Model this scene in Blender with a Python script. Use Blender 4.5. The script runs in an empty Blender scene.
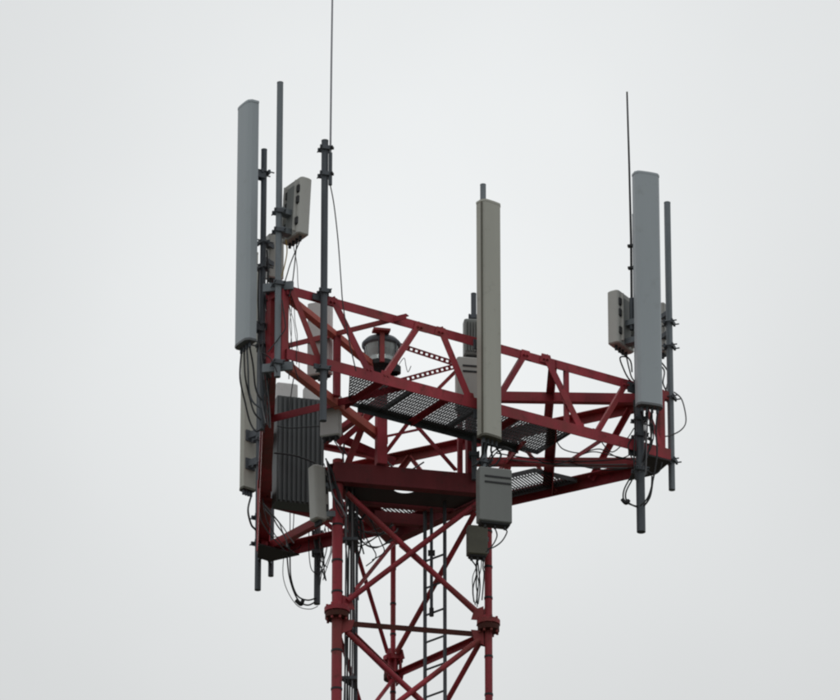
import bpy, math, random
from mathutils import Vector, Matrix
random.seed(7)
S = bpy.context.scene
R = math.radians

# ------------------------------------------------------------------ camera
ELEV = R(25.0)                       # upward pitch
FPX = 7000.0                         # focal length in photo pixels (840 wide) = 300 mm
DIST = 70.0
CAM = Vector((0, -DIST*math.cos(ELEV), 1.6))
cd = bpy.data.cameras.new('camera'); cam = bpy.data.objects.new('camera', cd)
S.collection.objects.link(cam); S.camera = cam
cam.location = CAM; cam.rotation_euler = (R(90)+ELEV, 0, 0)
cd.sensor_width = 36; cd.lens = FPX/840*36; cd.clip_end = 5000
# ------------------------------------------------------------------ sky
SKY_LEVEL = 6.2
PATCH_A, PATCH_W = 0.42, 0.055
SUN_EL, SUN_AZ = 25.2, 0.3             # sun beyond the tower, set to the centre of the added sky patch
w = bpy.data.worlds.new('World'); S.world = w; w.use_nodes = True
nt = w.node_tree; N = nt.nodes; L = nt.links
bg = N['Background']; bg.inputs['Strength'].default_value = 0.1
sky = N.new('ShaderNodeTexSky'); sky.sky_type = 'NISHITA'; sky.sun_disc = False
sky.sun_elevation = R(SUN_EL); sky.sun_rotation = R(SUN_AZ); sky.air_density = 1.0; sky.dust_density = 3.0
tc = N.new('ShaderNodeTexCoord')
sep = N.new('ShaderNodeSeparateXYZ'); L.new(tc.outputs['Generated'], sep.inputs[0])
ramp = N.new('ShaderNodeMapRange'); ramp.inputs['From Min'].default_value = 0.0; ramp.inputs['From Max'].default_value = 1.0
ramp.inputs['To Min'].default_value = 0.56; ramp.inputs['To Max'].default_value = 1.62     # overcast sky: brighter overhead
L.new(sep.outputs['Z'], ramp.inputs['Value'])
noi = N.new('ShaderNodeTexNoise'); noi.inputs['Scale'].default_value = 14.0; noi.inputs['Detail'].default_value = 4; noi.inputs['Roughness'].default_value = 0.45
L.new(tc.outputs['Generated'], noi.inputs['Vector'])
nr = N.new('ShaderNodeMapRange'); nr.inputs['From Min'].default_value = 0.3; nr.inputs['From Max'].default_value = 0.7
nr.inputs['To Min'].default_value = 0.97; nr.inputs['To Max'].default_value = 1.03
L.new(noi.outputs['Fac'], nr.inputs['Value'])
m1 = N.new('ShaderNodeMath'); m1.operation = 'MULTIPLY'; L.new(ramp.outputs[0], m1.inputs[0]); L.new(nr.outputs[0], m1.inputs[1])
# bright patch added to the sky, standing in for darker lens corners
sd = (math.cos(R(SUN_EL))*math.sin(R(SUN_AZ)), math.cos(R(SUN_EL))*math.cos(R(SUN_AZ)), math.sin(R(SUN_EL)))
vs_ = N.new('ShaderNodeVectorMath'); vs_.operation = 'DISTANCE'; L.new(tc.outputs['Generated'], vs_.inputs[0]); vs_.inputs[1].default_value = sd
g1 = N.new('ShaderNodeMath'); g1.operation = 'DIVIDE'; g1.inputs[1].default_value = PATCH_W; L.new(vs_.outputs['Value'], g1.inputs[0])
g2 = N.new('ShaderNodeMath'); g2.operation = 'MULTIPLY'; L.new(g1.outputs[0], g2.inputs[0]); L.new(g1.outputs[0], g2.inputs[1])
g3 = N.new('ShaderNodeMath'); g3.operation = 'ADD'; g3.inputs[1].default_value = 1.0; L.new(g2.outputs[0], g3.inputs[0])
g4 = N.new('ShaderNodeMath'); g4.operation = 'DIVIDE'; g4.inputs[0].default_value = PATCH_A; L.new(g3.outputs[0], g4.inputs[1])
g5 = N.new('ShaderNodeMath'); g5.operation = 'ADD'; g5.inputs[1].default_value = 1.0; L.new(g4.outputs[0], g5.inputs[0])
m0 = N.new('ShaderNodeMath'); m0.operation = 'MULTIPLY'; L.new(m1.outputs[0], m0.inputs[0]); L.new(g5.outputs[0], m0.inputs[1])
m2 = N.new('ShaderNodeMath'); m2.operation = 'MULTIPLY'; m2.inputs[1].default_value = SKY_LEVEL; L.new(m0.outputs[0], m2.inputs[0])
sc = N.new('ShaderNodeVectorMath'); sc.operation = 'SCALE'; sc.inputs[0].default_value = (0.972, 1.0, 1.012)
L.new(m2.outputs[0], sc.inputs['Scale'])
mx = N.new('ShaderNodeMix'); mx.data_type = 'RGBA'; mx.inputs['Factor'].default_value = 0.997
L.new(sky.outputs[0], mx.inputs['A']); L.new(sc.outputs[0], mx.inputs['B']); L.new(mx.outputs['Result'], bg.inputs['Color'])
# ------------------------------------------------------------------ sun (behind cloud)
ld = bpy.data.lights.new('sun', 'SUN'); ld.energy = 0.6; ld.angle = R(35); ld.color = (1, 0.97, 0.93)
sun = bpy.data.objects.new('sun', ld); S.collection.objects.link(sun); sun.location = (0, 60, 60)
sun.rotation_euler = (R(-(90-SUN_EL)), 0, R(-SUN_AZ))
S.view_settings.view_transform = 'Standard'; S.view_settings.look = 'None'
S.view_settings.exposure = 0; S.view_settings.gamma = 1
S.cycles.filter_width = 2.2

# ------------------------------------------------------------------ pixel -> point helpers
FW = Vector((0, math.cos(ELEV), math.sin(ELEV))); UP = Vector((0, -math.sin(ELEV), math.cos(ELEV))); RT = Vector((1, 0, 0))
def ray(u, v): return FW + RT*((u-420)/FPX) + UP*((350-v)/FPX)
def at_z(u, v, z):
    d = ray(u, v); return CAM + d*((z-CAM.z)/d.z)
def at_y(u, v, y):
    d = ray(u, v); return CAM + d*((y-CAM.y)/d.y)
def on_plane(u, v, p, n):
    d = ray(u, v); return CAM + d*((p-CAM).dot(n)/d.dot(n))
def row(p, v):                        # height at which the vertical line through p crosses photo row v
    d = ray(420, v); return CAM.z + d.z*(p.y-CAM.y)/d.y
def lift(p, v): return Vector((p.x, p.y, row(p, v)))

# ------------------------------------------------------------------ materials
def mat(name, col, rough=0.5, metal=0.0, var=0.25, scale=6.0, spots=None, spot_amt=0.0, streak=False, bump=0.0, spec=0.5, piece=None):
    m = bpy.data.materials.new(name); m.use_nodes = True
    n = m.node_tree.nodes; l = m.node_tree.links; b = n['Principled BSDF']
    b.inputs['Metallic'].default_value = metal; b.inputs['Specular IOR Level'].default_value = spec
    t = n.new('ShaderNodeNewGeometry'); mp = n.new('ShaderNodeMapping'); l.new(t.outputs['Position'], mp.inputs[0])
    if streak: mp.inputs['Scale'].default_value = (1, 1, 0.15)
    a = n.new('ShaderNodeTexNoise'); a.inputs['Scale'].default_value = scale; a.inputs['Detail'].default_value = 6; a.inputs['Roughness'].default_value = 0.6
    l.new(mp.outputs[0], a.inputs['Vector'])
    r = n.new('ShaderNodeValToRGB'); r.color_ramp.elements[0].position = 0.3; r.color_ramp.elements[1].position = 0.7
    r.color_ramp.elements[0].color = tuple(c*(1-var) for c in col)+(1,); r.color_ramp.elements[1].color = tuple(min(1, c*(1+var)) for c in col)+(1,)
    l.new(a.outputs['Fac'], r.inputs[0]); out = r.outputs[0]
    if spots:
        s = n.new('ShaderNodeTexNoise'); s.inputs['Scale'].default_value = scale*2.3; s.inputs['Detail'].default_value = 8; s.inputs['Roughness'].default_value = 0.7
        l.new(t.outputs['Position'], s.inputs['Vector'])
        q = n.new('ShaderNodeMapRange'); q.inputs['From Min'].default_value = 0.56; q.inputs['From Max'].default_value = 0.68; q.inputs['To Max'].default_value = spot_amt
        l.new(s.outputs['Fac'], q.inputs['Value'])
        k = n.new('ShaderNodeMix'); k.data_type = 'RGBA'; k.inputs['B'].default_value = spots+(1,)
        l.new(q.outputs[0], k.inputs['Factor']); l.new(out, k.inputs['A']); out = k.outputs['Result']
    if piece:                                              # every piece has weathered a little differently
        oi = n.new('ShaderNodeObjectInfo'); pr = n.new('ShaderNodeValToRGB'); e = pr.color_ramp.elements
        e[0].position = 0.0; e[0].color = (0.72, 0.72, 0.72, 1); e[1].position = 1.0; e[1].color = (1.12, 1.12, 1.12, 1)
        l.new(oi.outputs['Random'], pr.inputs[0])
        k1 = n.new('ShaderNodeMix'); k1.data_type = 'RGBA'; k1.blend_type = 'MULTIPLY'; k1.inputs['Factor'].default_value = 1
        l.new(out, k1.inputs['A']); l.new(pr.outputs[0], k1.inputs['B'])
        big = n.new('ShaderNodeTexNoise'); big.inputs['Scale'].default_value = 1.7; big.inputs['Detail'].default_value = 5; big.inputs['Roughness'].default_value = 0.65
        l.new(t.outputs['Position'], big.inputs['Vector'])
        ad = n.new('ShaderNodeMath'); ad.operation = 'MULTIPLY_ADD'; ad.inputs[1].default_value = 0.22; l.new(oi.outputs['Random'], ad.inputs[0]); l.new(big.outputs['Fac'], ad.inputs[2])
        am = n.new('ShaderNodeMapRange'); am.inputs['From Min'].default_value = 0.58; am.inputs['From Max'].default_value = 0.82; am.inputs['To Max'].default_value = 0.75; l.new(ad.outputs[0], am.inputs['Value'])
        k2 = n.new('ShaderNodeMix'); k2.data_type = 'RGBA'; k2.inputs['B'].default_value = piece+(1,)
        l.new(am.outputs[0], k2.inputs['Factor']); l.new(k1.outputs['Result'], k2.inputs['A']); out = k2.outputs['Result']
    l.new(out, b.inputs['Base Color'])
    rr = n.new('ShaderNodeMapRange'); rr.inputs['To Min'].default_value = max(0.05, rough-0.12); rr.inputs['To Max'].default_value = min(1, rough+0.15)
    l.new(a.outputs['Fac'], rr.inputs['Value']); l.new(rr.outputs[0], b.inputs['Roughness'])
    if bump:
        bp = n.new('ShaderNodeBump'); bp.inputs['Strength'].default_value = bump; bp.inputs['Distance'].default_value = 0.01
        l.new(a.outputs['Fac'], bp.inputs['Height']); l.new(bp.outputs[0], b.inputs['Normal'])
    return m
RED = mat('red_paint', (0.43, 0.052, 0.070), 0.5, var=0.3, scale=3.5, spots=(0.11, 0.030, 0.024), spot_amt=0.75, streak=True, spec=0.25, piece=(0.20, 0.062, 0.045))
SALMON = mat('salmon_red', (0.60, 0.15, 0.12), 0.6, var=0.2, scale=4, spots=(0.22, 0.06, 0.04), spot_amt=0.5, spec=0.3)  # paler red than RED, for two of the radial beams
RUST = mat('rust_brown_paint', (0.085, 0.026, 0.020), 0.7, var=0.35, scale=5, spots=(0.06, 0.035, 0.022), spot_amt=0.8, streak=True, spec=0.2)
MAROON = mat('dark_maroon', (0.19, 0.028, 0.033), 0.6, var=0.3, scale=3, spots=(0.05, 0.03, 0.025), spot_amt=0.6, streak=True, spec=0.3)  # darker red than RED, for the head beams and joists
GALV = mat('galvanised_steel', (0.20, 0.225, 0.245), 0.55, metal=0.25, var=0.18, scale=14, streak=True, spots=(0.13, 0.13, 0.12), spot_amt=0.4)
DGALV = mat('dull_steel', (0.10, 0.112, 0.128), 0.6, metal=0.2, var=0.25, scale=12, streak=True)
GRATE = mat('grating_steel', (0.085, 0.09, 0.095), 0.65, metal=0.2, var=0.2, scale=8)
GREY = mat('grey_radome', (0.435, 0.48, 0.51), 0.5, var=0.06, scale=2.2, streak=True, spots=(0.27, 0.28, 0.28), spot_amt=0.25)
OLIVE = mat('olive_radome', (0.50, 0.495, 0.435), 0.55, var=0.08, scale=2.5, streak=True, spots=(0.22, 0.21, 0.16), spot_amt=0.3)
OLIVECAP = mat('olive_cap', (0.13, 0.125, 0.095), 0.6, var=0.15, scale=8)
GREYCAP = mat('grey_cap', (0.16, 0.17, 0.18), 0.6, var=0.1, scale=8)
LIGHT = mat('light_grey_case', (0.50, 0.495, 0.465), 0.55, var=0.07, scale=3, streak=True, spots=(0.33, 0.32, 0.29), spot_amt=0.3)
PALE = mat('pale_case', (0.66, 0.65, 0.64), 0.55, var=0.06, scale=3, streak=True, spots=(0.45, 0.43, 0.4), spot_amt=0.3)
RRU = mat('grey_case', (0.235, 0.245, 0.235), 0.55, var=0.08, scale=4, streak=True, spots=(0.2, 0.2, 0.19), spot_amt=0.3)
CABIN = mat('dark_ribbed_metal', (0.095, 0.105, 0.108), 0.6, metal=0.1, var=0.2, scale=5, streak=True)
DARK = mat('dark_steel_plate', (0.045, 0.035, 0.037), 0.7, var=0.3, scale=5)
BLACK = mat('black_rubber', (0.018, 0.018, 0.02), 0.55, var=0.2, scale=10)
GCABLE = mat('grey_cable', (0.16, 0.16, 0.17), 0.5, var=0.1)
WHIPG = mat('whip_fibreglass', (0.34, 0.34, 0.37), 0.5, var=0.1)
YCABLE = mat('yellow_cable', (0.42, 0.28, 0.05), 0.5, var=0.1)
LENS = mat('clear_beacon_lens', (0.66, 0.74, 0.73), 0.13, var=0.25, scale=9, streak=True)
LENS.node_tree.nodes['Principled BSDF'].inputs['Transmission Weight'].default_value = 0.5
CONC = mat('concrete', (0.30, 0.29, 0.27), 0.85, var=0.15, scale=3, bump=0.3)
GRASS = mat('grass_ground', (0.062, 0.064, 0.045), 0.95, var=0.4, scale=0.6, spots=(0.10, 0.09, 0.075), spot_amt=0.7, bump=0.6)

# ------------------------------------------------------------------ geometry helpers
class G:
    def __init__(s): s.v = []; s.f = []; s.sm = []
    def add(s, vs, fs, smooth=False):
        b = len(s.v); s.v += [Vector(v) for v in vs]
        for f in fs: s.f.append([i+b for i in f]); s.sm.append(smooth)
        return s
    def hexa(s, c):                    # eight corners, bottom ring then top ring
        return s.add(c, [(3,2,1,0),(4,5,6,7),(0,1,5,4),(1,2,6,5),(2,3,7,6),(3,0,4,7)])
    def prism(s, prof, p, q, ax, ay, smooth=False):
        n = len(prof); vs = [p+ax*a+ay*b for a, b in prof]+[q+ax*a+ay*b for a, b in prof]
        s.add(vs, [(i, (i+1) % n, n+(i+1) % n, n+i) for i in range(n)], smooth)
        s.add(vs, [tuple(range(n-1, -1, -1)), tuple(range(n, 2*n))]); return s
    def tube(s, p, q, r, n=16, r2=None):
        p = Vector(p); q = Vector(q); d = (q-p).normalized()
        ax = d.cross(Vector((0, 0, 1)))
        if ax.length < 1e-3: ax = Vector((1, 0, 0))
        ax.normalize(); ay = d.cross(ax); r2 = r if r2 is None else r2
        vs = []
        for P, rad in ((p, r), (q, r2)):
            vs += [P+(ax*math.cos(2*math.pi*i/n)+ay*math.sin(2*math.pi*i/n))*rad for i in range(n)]
        s.add(vs, [(i, (i+1) % n, n+(i+1) % n, n+i) for i in range(n)], True)
        s.add(vs, [tuple(range(n-1, -1, -1)), tuple(range(n, 2*n))]); return s
    def box(s, c, hx, hy, hz, ang=0.0):
        c = Vector(c); ca, sa = math.cos(ang), math.sin(ang)
        def P(a, b, d): return c+Vector((a*ca-b*sa, a*sa+b*ca, d))
        return s.hexa([P(-hx,-hy,-hz), P(hx,-hy,-hz), P(hx,hy,-hz), P(-hx,hy,-hz), P(-hx,-hy,hz), P(hx,-hy,hz), P(hx,hy,hz), P(-hx,hy,hz)])
    def rbox(s, c, hx, hy, hz, ang=0.0, r=0.015):   # upright box with rounded vertical edges and softened ends
        c = Vector(c); ca, sa = math.cos(ang), math.sin(ang)
        rings = []
        for z, k in ((-hz, 0.012), (-hz+0.012, 0), (hz-0.012, 0), (hz, 0.012)):
            ring = []
            for cx, cy, a0 in ((1,1,0),(-1,1,90),(-1,-1,180),(1,-1,270)):
                for j in range(4):
                    a = R(a0+30*j)
                    x = cx*(hx-r-k)+r*math.cos(a); y = cy*(hy-r-k)+r*math.sin(a)
                    ring.append(c+Vector((x*ca-y*sa, x*sa+y*ca, z)))
            rings.append(ring)
        n = 16; vs = sum(rings, [])
        for k in range(3): s.add(vs, [(k*n+i, k*n+(i+1) % n, (k+1)*n+(i+1) % n, (k+1)*n+i) for i in range(n)], False)
        s.add(vs, [tuple(range(n-1, -1, -1)), tuple(range(3*n, 4*n))]); return s
    def path(s, pts, r, n=6):
        fr = None; rings = []
        for i, p in enumerate(pts):
            d = (pts[min(i+1, len(pts)-1)]-pts[max(i-1, 0)]).normalized()
            if fr is None:
                fr = d.cross(Vector((0.3, 0.9, 0.2))); 
            fr = (fr-d*fr.dot(d)).normalized(); b = d.cross(fr)
            rings.append([p+(fr*math.cos(2*math.pi*k/n)+b*math.sin(2*math.pi*k/n))*r for k in range(n)])
        vs = sum(rings, [])
        for j in range(len(rings)-1): s.add(vs, [(j*n+i, j*n+(i+1) % n, (j+1)*n+(i+1) % n, (j+1)*n+i) for i in range(n)], True)
        s.add(vs, [tuple(range(n-1, -1, -1)), tuple(range((len(rings)-1)*n, len(rings)*n))]); return s
    def build(s, name, m, parent=None):
        off = parent['_o'] if parent is not None else (0, 0, 0)
        off = Vector(off)
        me = bpy.data.meshes.new(name); me.from_pydata([v-off for v in s.v], [], s.f)
        me.polygons.foreach_set('use_smooth', s.sm); me.materials.append(m)
        import bmesh
        bm = bmesh.new(); bm.from_mesh(me); bmesh.ops.recalc_face_normals(bm, faces=bm.faces); bm.to_mesh(me); bm.free()
        o = bpy.data.objects.new(name, me); S.collection.objects.link(o)
        if parent is not None: o.parent = parent
        o['_o'] = tuple(off) if parent is not None else (0., 0., 0.)
        return o
def spline(pts, k=6):
    P = [pts[0]]+list(pts)+[pts[-1]]; out = []
    for i in range(1, len(P)-2):
        a, b, c, d = P[i-1], P[i], P[i+1], P[i+2]
        for j in range(k):
            t = j/k
            out.append(0.5*((2*b)+(c-a)*t+(2*a-5*b+4*c-d)*t*t+(3*b-a-3*c+d)*t**3))
    out.append(pts[-1]); return out
def thing(name, loc, label, cat, group=None):
    o = bpy.data.objects.new(name, None); S.collection.objects.link(o); o.location = loc
    o['_o'] = tuple(loc); o['label'] = label; o['category'] = cat; o.empty_display_size = 0.2
    if group: o['group'] = group
    return o
def tag(o, label, cat, group=None):
    o['label'] = label; o['category'] = cat
    if group: o['group'] = group
    return o
Z = Vector((0, 0, 1))
def angle_bar(p, q, s=0.08, t=0.008, out=None, flip=False, lip='down'):
    """L-section: one flange facing 'out' (hangs along the plane normal's face), one flange inward."""
    p = Vector(p); q = Vector(q); d = (q-p).normalized()
    o = Vector(out) if out is not None else d.cross(Z)
    o = (o-d*o.dot(d)).normalized(); u = o.cross(d).normalized()
    if u.z < 0: u = -u
    if flip: u = -u
    # flange A on the outer face, flange B across the top (or the bottom)
    prof = [(0, -s/2), (0, s/2), (-s, s/2), (-s, s/2-t), (-t, s/2-t), (-t, -s/2)]
    return G().prism(prof, p, q, o, u)
def channel(p, q, h=0.2, wd=0.08, t=0.009, out=None):
    p = Vector(p); q = Vector(q); d = (q-p).normalized()
    o = Vector(out); o = (o-d*o.dot(d)).normalized(); u = o.cross(d).normalized()
    if u.z < 0: u = -u
    prof = [(0, -h/2), (0, h/2), (-wd, h/2), (-wd, h/2-t), (-t, h/2-t), (-t, -h/2+t), (-wd, -h/2+t), (-wd, -h/2)]
    return G().prism(prof, p, q, o, u)

# ================================================================== ground
gr = G()
n = 24; ext = 1500
for i in range(n+1):
    for j in range(n+1):
        x = -ext+2*ext*i/n; y = -ext+2*ext*j/n; d = math.hypot(x, y)
        gr.v.append(Vector((x, y, 0 if d < 150 else (d-150)*0.004*math.sin(x*0.004+1)*math.cos(y*0.003))))
for i in range(n):
    for j in range(n):
        a = i*(n+1)+j; gr.f.append([a, a+n+1, a+n+2, a+1]); gr.sm.append(True)
o = gr.build('ground', GRASS); o['kind'] = 'structure'

# ================================================================== levels
CEN = at_y(400, 455, 0.0); ZL = CEN.z                     # lower chord level of the platform
pL = at_z(294, 355, ZL); ZT = row(pL, 290.5)              # upper chord level
FC = at_y(406, 636, 0.0); ZF = FC.z                       # tower flange level
TL = at_z(337, 613, ZF); TR = at_z(488.5, 625.5, ZF); TB = at_z(393, 668, ZF)
ZB = row(TL, 475.0)                                       # tower head beam centre
print('levels', ZL, ZT, ZF, ZB, 'tower side', (TL-TR).length, (TL-TB).length, (TR-TB).length)
AX = (TL+TR+TB)/3

# ================================================================== lattice tower
tw = thing('lattice_tower', (AX.x, AX.y, 0), 'red painted three legged steel lattice tower carrying the antenna platform', 'tower')
legs = [TL, TR, TB]; BAY = ZB-ZF; ZTOP = ZB+0.16
for i, P in enumerate(legs):
    lg = G().tube((P.x, P.y, 0.25), (P.x, P.y, ZTOP), (0.052, 0.038, 0.026)[i], 20).build('leg', RED, tw)
    nfl = 0
    z = ZF
    while z > 0.5:
        sep_ = 0.07 if i == 2 else 0.004; fr_ = (0.125, 0.115, 0.10)[i]
        G().tube((P.x, P.y, z+sep_), (P.x, P.y, z+sep_+0.048), fr_, 24).build('flange', RED, lg)
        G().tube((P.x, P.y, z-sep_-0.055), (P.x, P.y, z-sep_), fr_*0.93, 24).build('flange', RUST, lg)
        b = G()
        for k in range(8):
            a = k*math.pi/4+0.3; rr = (0.10, 0.09, 0.08)[i]
            b.tube((P.x+rr*math.cos(a), P.y+rr*math.sin(a), z-0.085), (P.x+rr*math.cos(a), P.y+rr*math.sin(a), z+0.08), 0.013, 8)
        bo = b.build('flange_bolts', RED, lg); bo['kind'] = 'stuff'
        z -= BAY*2
    for dz in (0.22, 0.55, 0.93, -0.4, -0.8):
        G().tube((P.x, P.y, ZF+dz+0.07*i-0.01), (P.x, P.y, ZF+dz+0.07*i+0.01), (0.052, 0.038, 0.026)[i]+0.005, 16).build('strap', BLACK, lg)
    ft = G().box((P.x, P.y, 0.15), 0.4, 0.4, 0.15); ft.build('footing', CONC, tw)
def edge_pts(A, B, inset=0.06):
    d = (B-A); d.z = 0; d.normalize(); return A+d*inset, B-d*inset
faces = [(TL, TR), (TR, TB), (TB, TL)]
def at(P, z): return Vector((P.x, P.y, z))
def gusset(A, B, z, up, w_=0.125, h_=0.15):                  # plate welded to leg A towards leg B
    d = (B-A); d.z = 0; d.normalize(); nrm = d.cross(Z)
    a = at(A, z)+d*0.05
    pts = [a-Z*0.0, a+d*w_, a+d*w_*0.75+Z*h_*up*0.7, a+Z*h_*up]
    t = nrm*0.006
    return G().hexa([p-t for p in pts]+[p+t for p in pts])
nb = int((ZF-0.4)/BAY)
zs = [ZF-BAY*k for k in range(nb+1)]
first = {}
def tower_piece(key, name, g, z0, z):
    """first bay builds the mesh, other bays share it"""
    if key not in first:
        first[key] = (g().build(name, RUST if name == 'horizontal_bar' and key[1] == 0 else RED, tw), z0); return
    src, zz = first[key]; c = src.copy(); c.location = (0, 0, z-zz); S.collection.objects.link(c); c.parent = tw
for bi, z in enumerate([ZF]+zs[1:]):
    for fi, (A, B) in enumerate(faces):
        p, q = edge_pts(A, B); d = (q-p).normalized(); nrm = d.cross(Z)
        # horizontal at this level
        tower_piece(('h', fi), 'horizontal_bar', lambda: angle_bar(at(p, z-0.10), at(q, z-0.10), 0.055, 0.007, nrm), z, z)
        # X bracing above this level (only one bay reaches the head beam)
        lo, hi = z+0.13, z+BAY-0.17
        r = (0.028, 0.027, 0.021)[fi]
        p2, q2 = edge_pts(A, B, 0.10)
        tower_piece(('d1', fi), 'brace', lambda: G().tube(at(p2, lo)+nrm*0.02, at(q2, hi)+nrm*0.02, r, 12), z, z)
        tower_piece(('d2', fi), 'brace', lambda: G().tube(at(p2, hi)-nrm*0.035, at(q2, lo)-nrm*0.035, r, 12), z, z)
        for (a_, b_) in ((A, B), (B, A)):
            tower_piece(('gu', fi, a_ is A), 'gusset', lambda: gusset(a_, b_, z+0.05, 1), z, z)
            tower_piece(('gd', fi, a_ is A), 'gusset', lambda: gusset(a_, b_, z-0.06, -1), z, z)
# lowest half bay down to the footings is closed by the last horizontals
# head beams: deep channels around the top of the three legs
for fi, (A, B) in enumerate(faces):
    d = (B-A); d.z = 0; d.normalize(); nrm = d.cross(Z); mid = (TL+TR+TB)/3
    if nrm.dot(((A+B)/2)-mid) < 0: nrm = -nrm
    e = 0.085+0.0015*fi
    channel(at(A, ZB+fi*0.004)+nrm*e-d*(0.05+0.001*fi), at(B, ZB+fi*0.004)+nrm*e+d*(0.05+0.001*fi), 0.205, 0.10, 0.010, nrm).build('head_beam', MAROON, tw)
# deck plate between the head beams, with a round hole and a hatch
zd = ZB-0.06
cx = at_z(405, 489.5, zd)
inset = 0.03
def shrink(P): return P+(Vector((mid.x, mid.y, P.z))-P).normalized()*inset
tri = [at(shrink(P), zd) for P in (TL, TR)]+[at(TR.lerp(TB, 0.34), zd), at(TL.lerp(TB, 0.34), zd)]
hol = [cx+Vector((math.cos(a), math.sin(a), 0))*0.115 for a in [2*math.pi*k/24 for k in range(24)]]
g = G()
def tri_hit(c, dv):                                       # ray from c in plan to the triangle edge
    best = None
    for k in range(4):
        a, b = tri[k], tri[(k+1) % 4]; ex, ey = b.x-a.x, b.y-a.y
        den = dv.x*ey-dv.y*ex
        if abs(den) < 1e-9: continue
        t = ((a.x-c.x)*ey-(a.y-c.y)*ex)/den; s = ((a.x-c.x)*dv.y-(a.y-c.y)*dv.x)/den
        if t > 0 and -1e-6 <= s <= 1+1e-6 and (best is None or t < best): best = t
    return c+dv*best
angs = sorted([2*math.pi*k/24 for k in range(24)]+[math.atan2(P.y-cx.y, P.x-cx.x) % (2*math.pi) for P in tri])
inn = [cx+Vector((math.cos(a), math.sin(a), 0))*0.115 for a in angs]
ott = [tri_hit(cx, Vector((math.cos(a), math.sin(a), 0))) for a in angs]
m_ = len(angs)
for k in range(m_):
    j = (k+1) % m_
    t = Z*0.012
    g.hexa([inn[k], ott[k], ott[j], inn[j], inn[k]+t, ott[k]+t, ott[j]+t, inn[j]+t])
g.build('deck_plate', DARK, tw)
for f0, f1, zz in ((0.36, 0.36, -0.02), (0.66, 0.66, -0.03)):
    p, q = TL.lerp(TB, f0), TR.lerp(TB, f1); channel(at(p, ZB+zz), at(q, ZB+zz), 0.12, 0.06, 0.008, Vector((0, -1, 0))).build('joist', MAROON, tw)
# ================================================================== platform
pf = thing('antenna_platform', (AX.x, AX.y, ZL), 'red triangular steel truss platform crowning the lattice tower', 'platform')
def C2(z, a, b): return at_z(*a, z), at_z(*b, z)
LRt = C2(ZT, (287, 289.5), (664, 394)); LRl = C2(ZL, (287, 353.5), (671, 454.5))
RBt = C2(ZT, (642, 407.5), (268, 488)); RBl = C2(ZL, (655, 468), (270, 555))
LBt = C2(ZT, (266, 297), (258, 484)); LBl = C2(ZL, (265, 363), (257.5, 551))
def outn(p, q):
    d = (q-p).normalized(); n_ = d.cross(Z).normalized()
    if n_.dot((p+q)/2-Vector((AX.x, AX.y, (p.z)))) < 0: n_ = -n_
    return n_
nLR, nRB, nLB = outn(*LRt), outn(*RBt), outn(*LBt)
for (t, l_, n_) in ((LRt, LRl, nLR), (RBt, RBl, nRB), (LBt, LBl, nLB)):
    angle_bar(t[0], t[1], 0.095, 0.009, n_).build('upper_chord', RED, pf)
    angle_bar(l_[0], l_[1], 0.115, 0.010, n_).build('lower_chord', RED, pf)
def web(u1, v1, u2, v2, base, n_, s=0.055, off=-0.02, m=RED):
    p = on_plane(u1, v1, base+n_*off, n_); q = on_plane(u2, v2, base+n_*off, n_)
    return angle_bar(p, q, s, 0.007, n_).build('web_bar', m, pf)
def bolts(u, v, base, n_, off, k=2):
    p = on_plane(u, v, base+n_*(off-0.011), n_); d = n_.cross(Z); e = random.uniform(0.85, 1.15); up_ = 1 if v > 360+0.27*(u-440) else -1
    ring = [p-d*0.075*e-Z*0.045, p+d*0.075*e-Z*0.045, p+d*0.05+Z*0.05, p-d*0.05*e+Z*0.05]
    G().hexa([r_-n_*0.004 for r_ in ring]+[r_+n_*0.004 for r_ in ring]).build('gusset_plate', RED, pf)
    p = on_plane(u, v, base+n_*off, n_); d = n_.cross(Z)
    g = G()
    for i in range(k): g.tube(p+d*0.04*(i-(k-1)/2)-n_*0.03, p+d*0.04*(i-(k-1)/2)+n_*0.018, 0.012, 8)
    return g.build('bolt', RED, pf)
b = LRt[0]
for (u1, v1, u2, v2, s) in ((292, 289, 320, 362, .065), (332, 297, 370, 374, .075), (421, 323, 383, 380, .055), (440, 327, 470, 400, .075),
                            (527, 352, 494, 407, .055), (545, 355, 582, 430, .075), (627, 383, 595, 437, .05), (640, 390, 662, 448, .05)):
    web(u1, v1, u2, v2, b, nLR, s, 0.014)
for (u, v) in ((333, 302), (369, 370), (420, 327), (386, 376), (441, 332), (469, 397), (526, 355), (546, 359), (580, 427), (597, 434), (626, 385)):
    bolts(u, v, b, nLR, 0.02)
b = RBt[0]
for (u1, v1, u2, v2, s) in ((631, 410, 592, 480, .05), (517, 436, 500, 503, .05), (517, 436, 556, 492, .04), (411, 458, 352, 538, .05), (411, 458, 455, 514, .045), (280, 487, 345, 538, .05)):
    web(u1, v1, u2, v2, b, nRB, s)
b = LBt[0]
for (a0, a1, z0, z1) in ((0.02, 0.30, ZT, ZL), (0.30, 0.52, ZL, ZT), (0.52, 0.74, ZT, ZL), (0.74, 0.97, ZL, ZT)):
    p = at(LBt[0].lerp(LBt[1], a0), z0)-nLB*0.02; q = at(LBt[0].lerp(LBt[1], a1), z1)-nLB*0.02
    angle_bar(p, q, 0.05, 0.007, nLB).build('web_bar', RED, pf)
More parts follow.
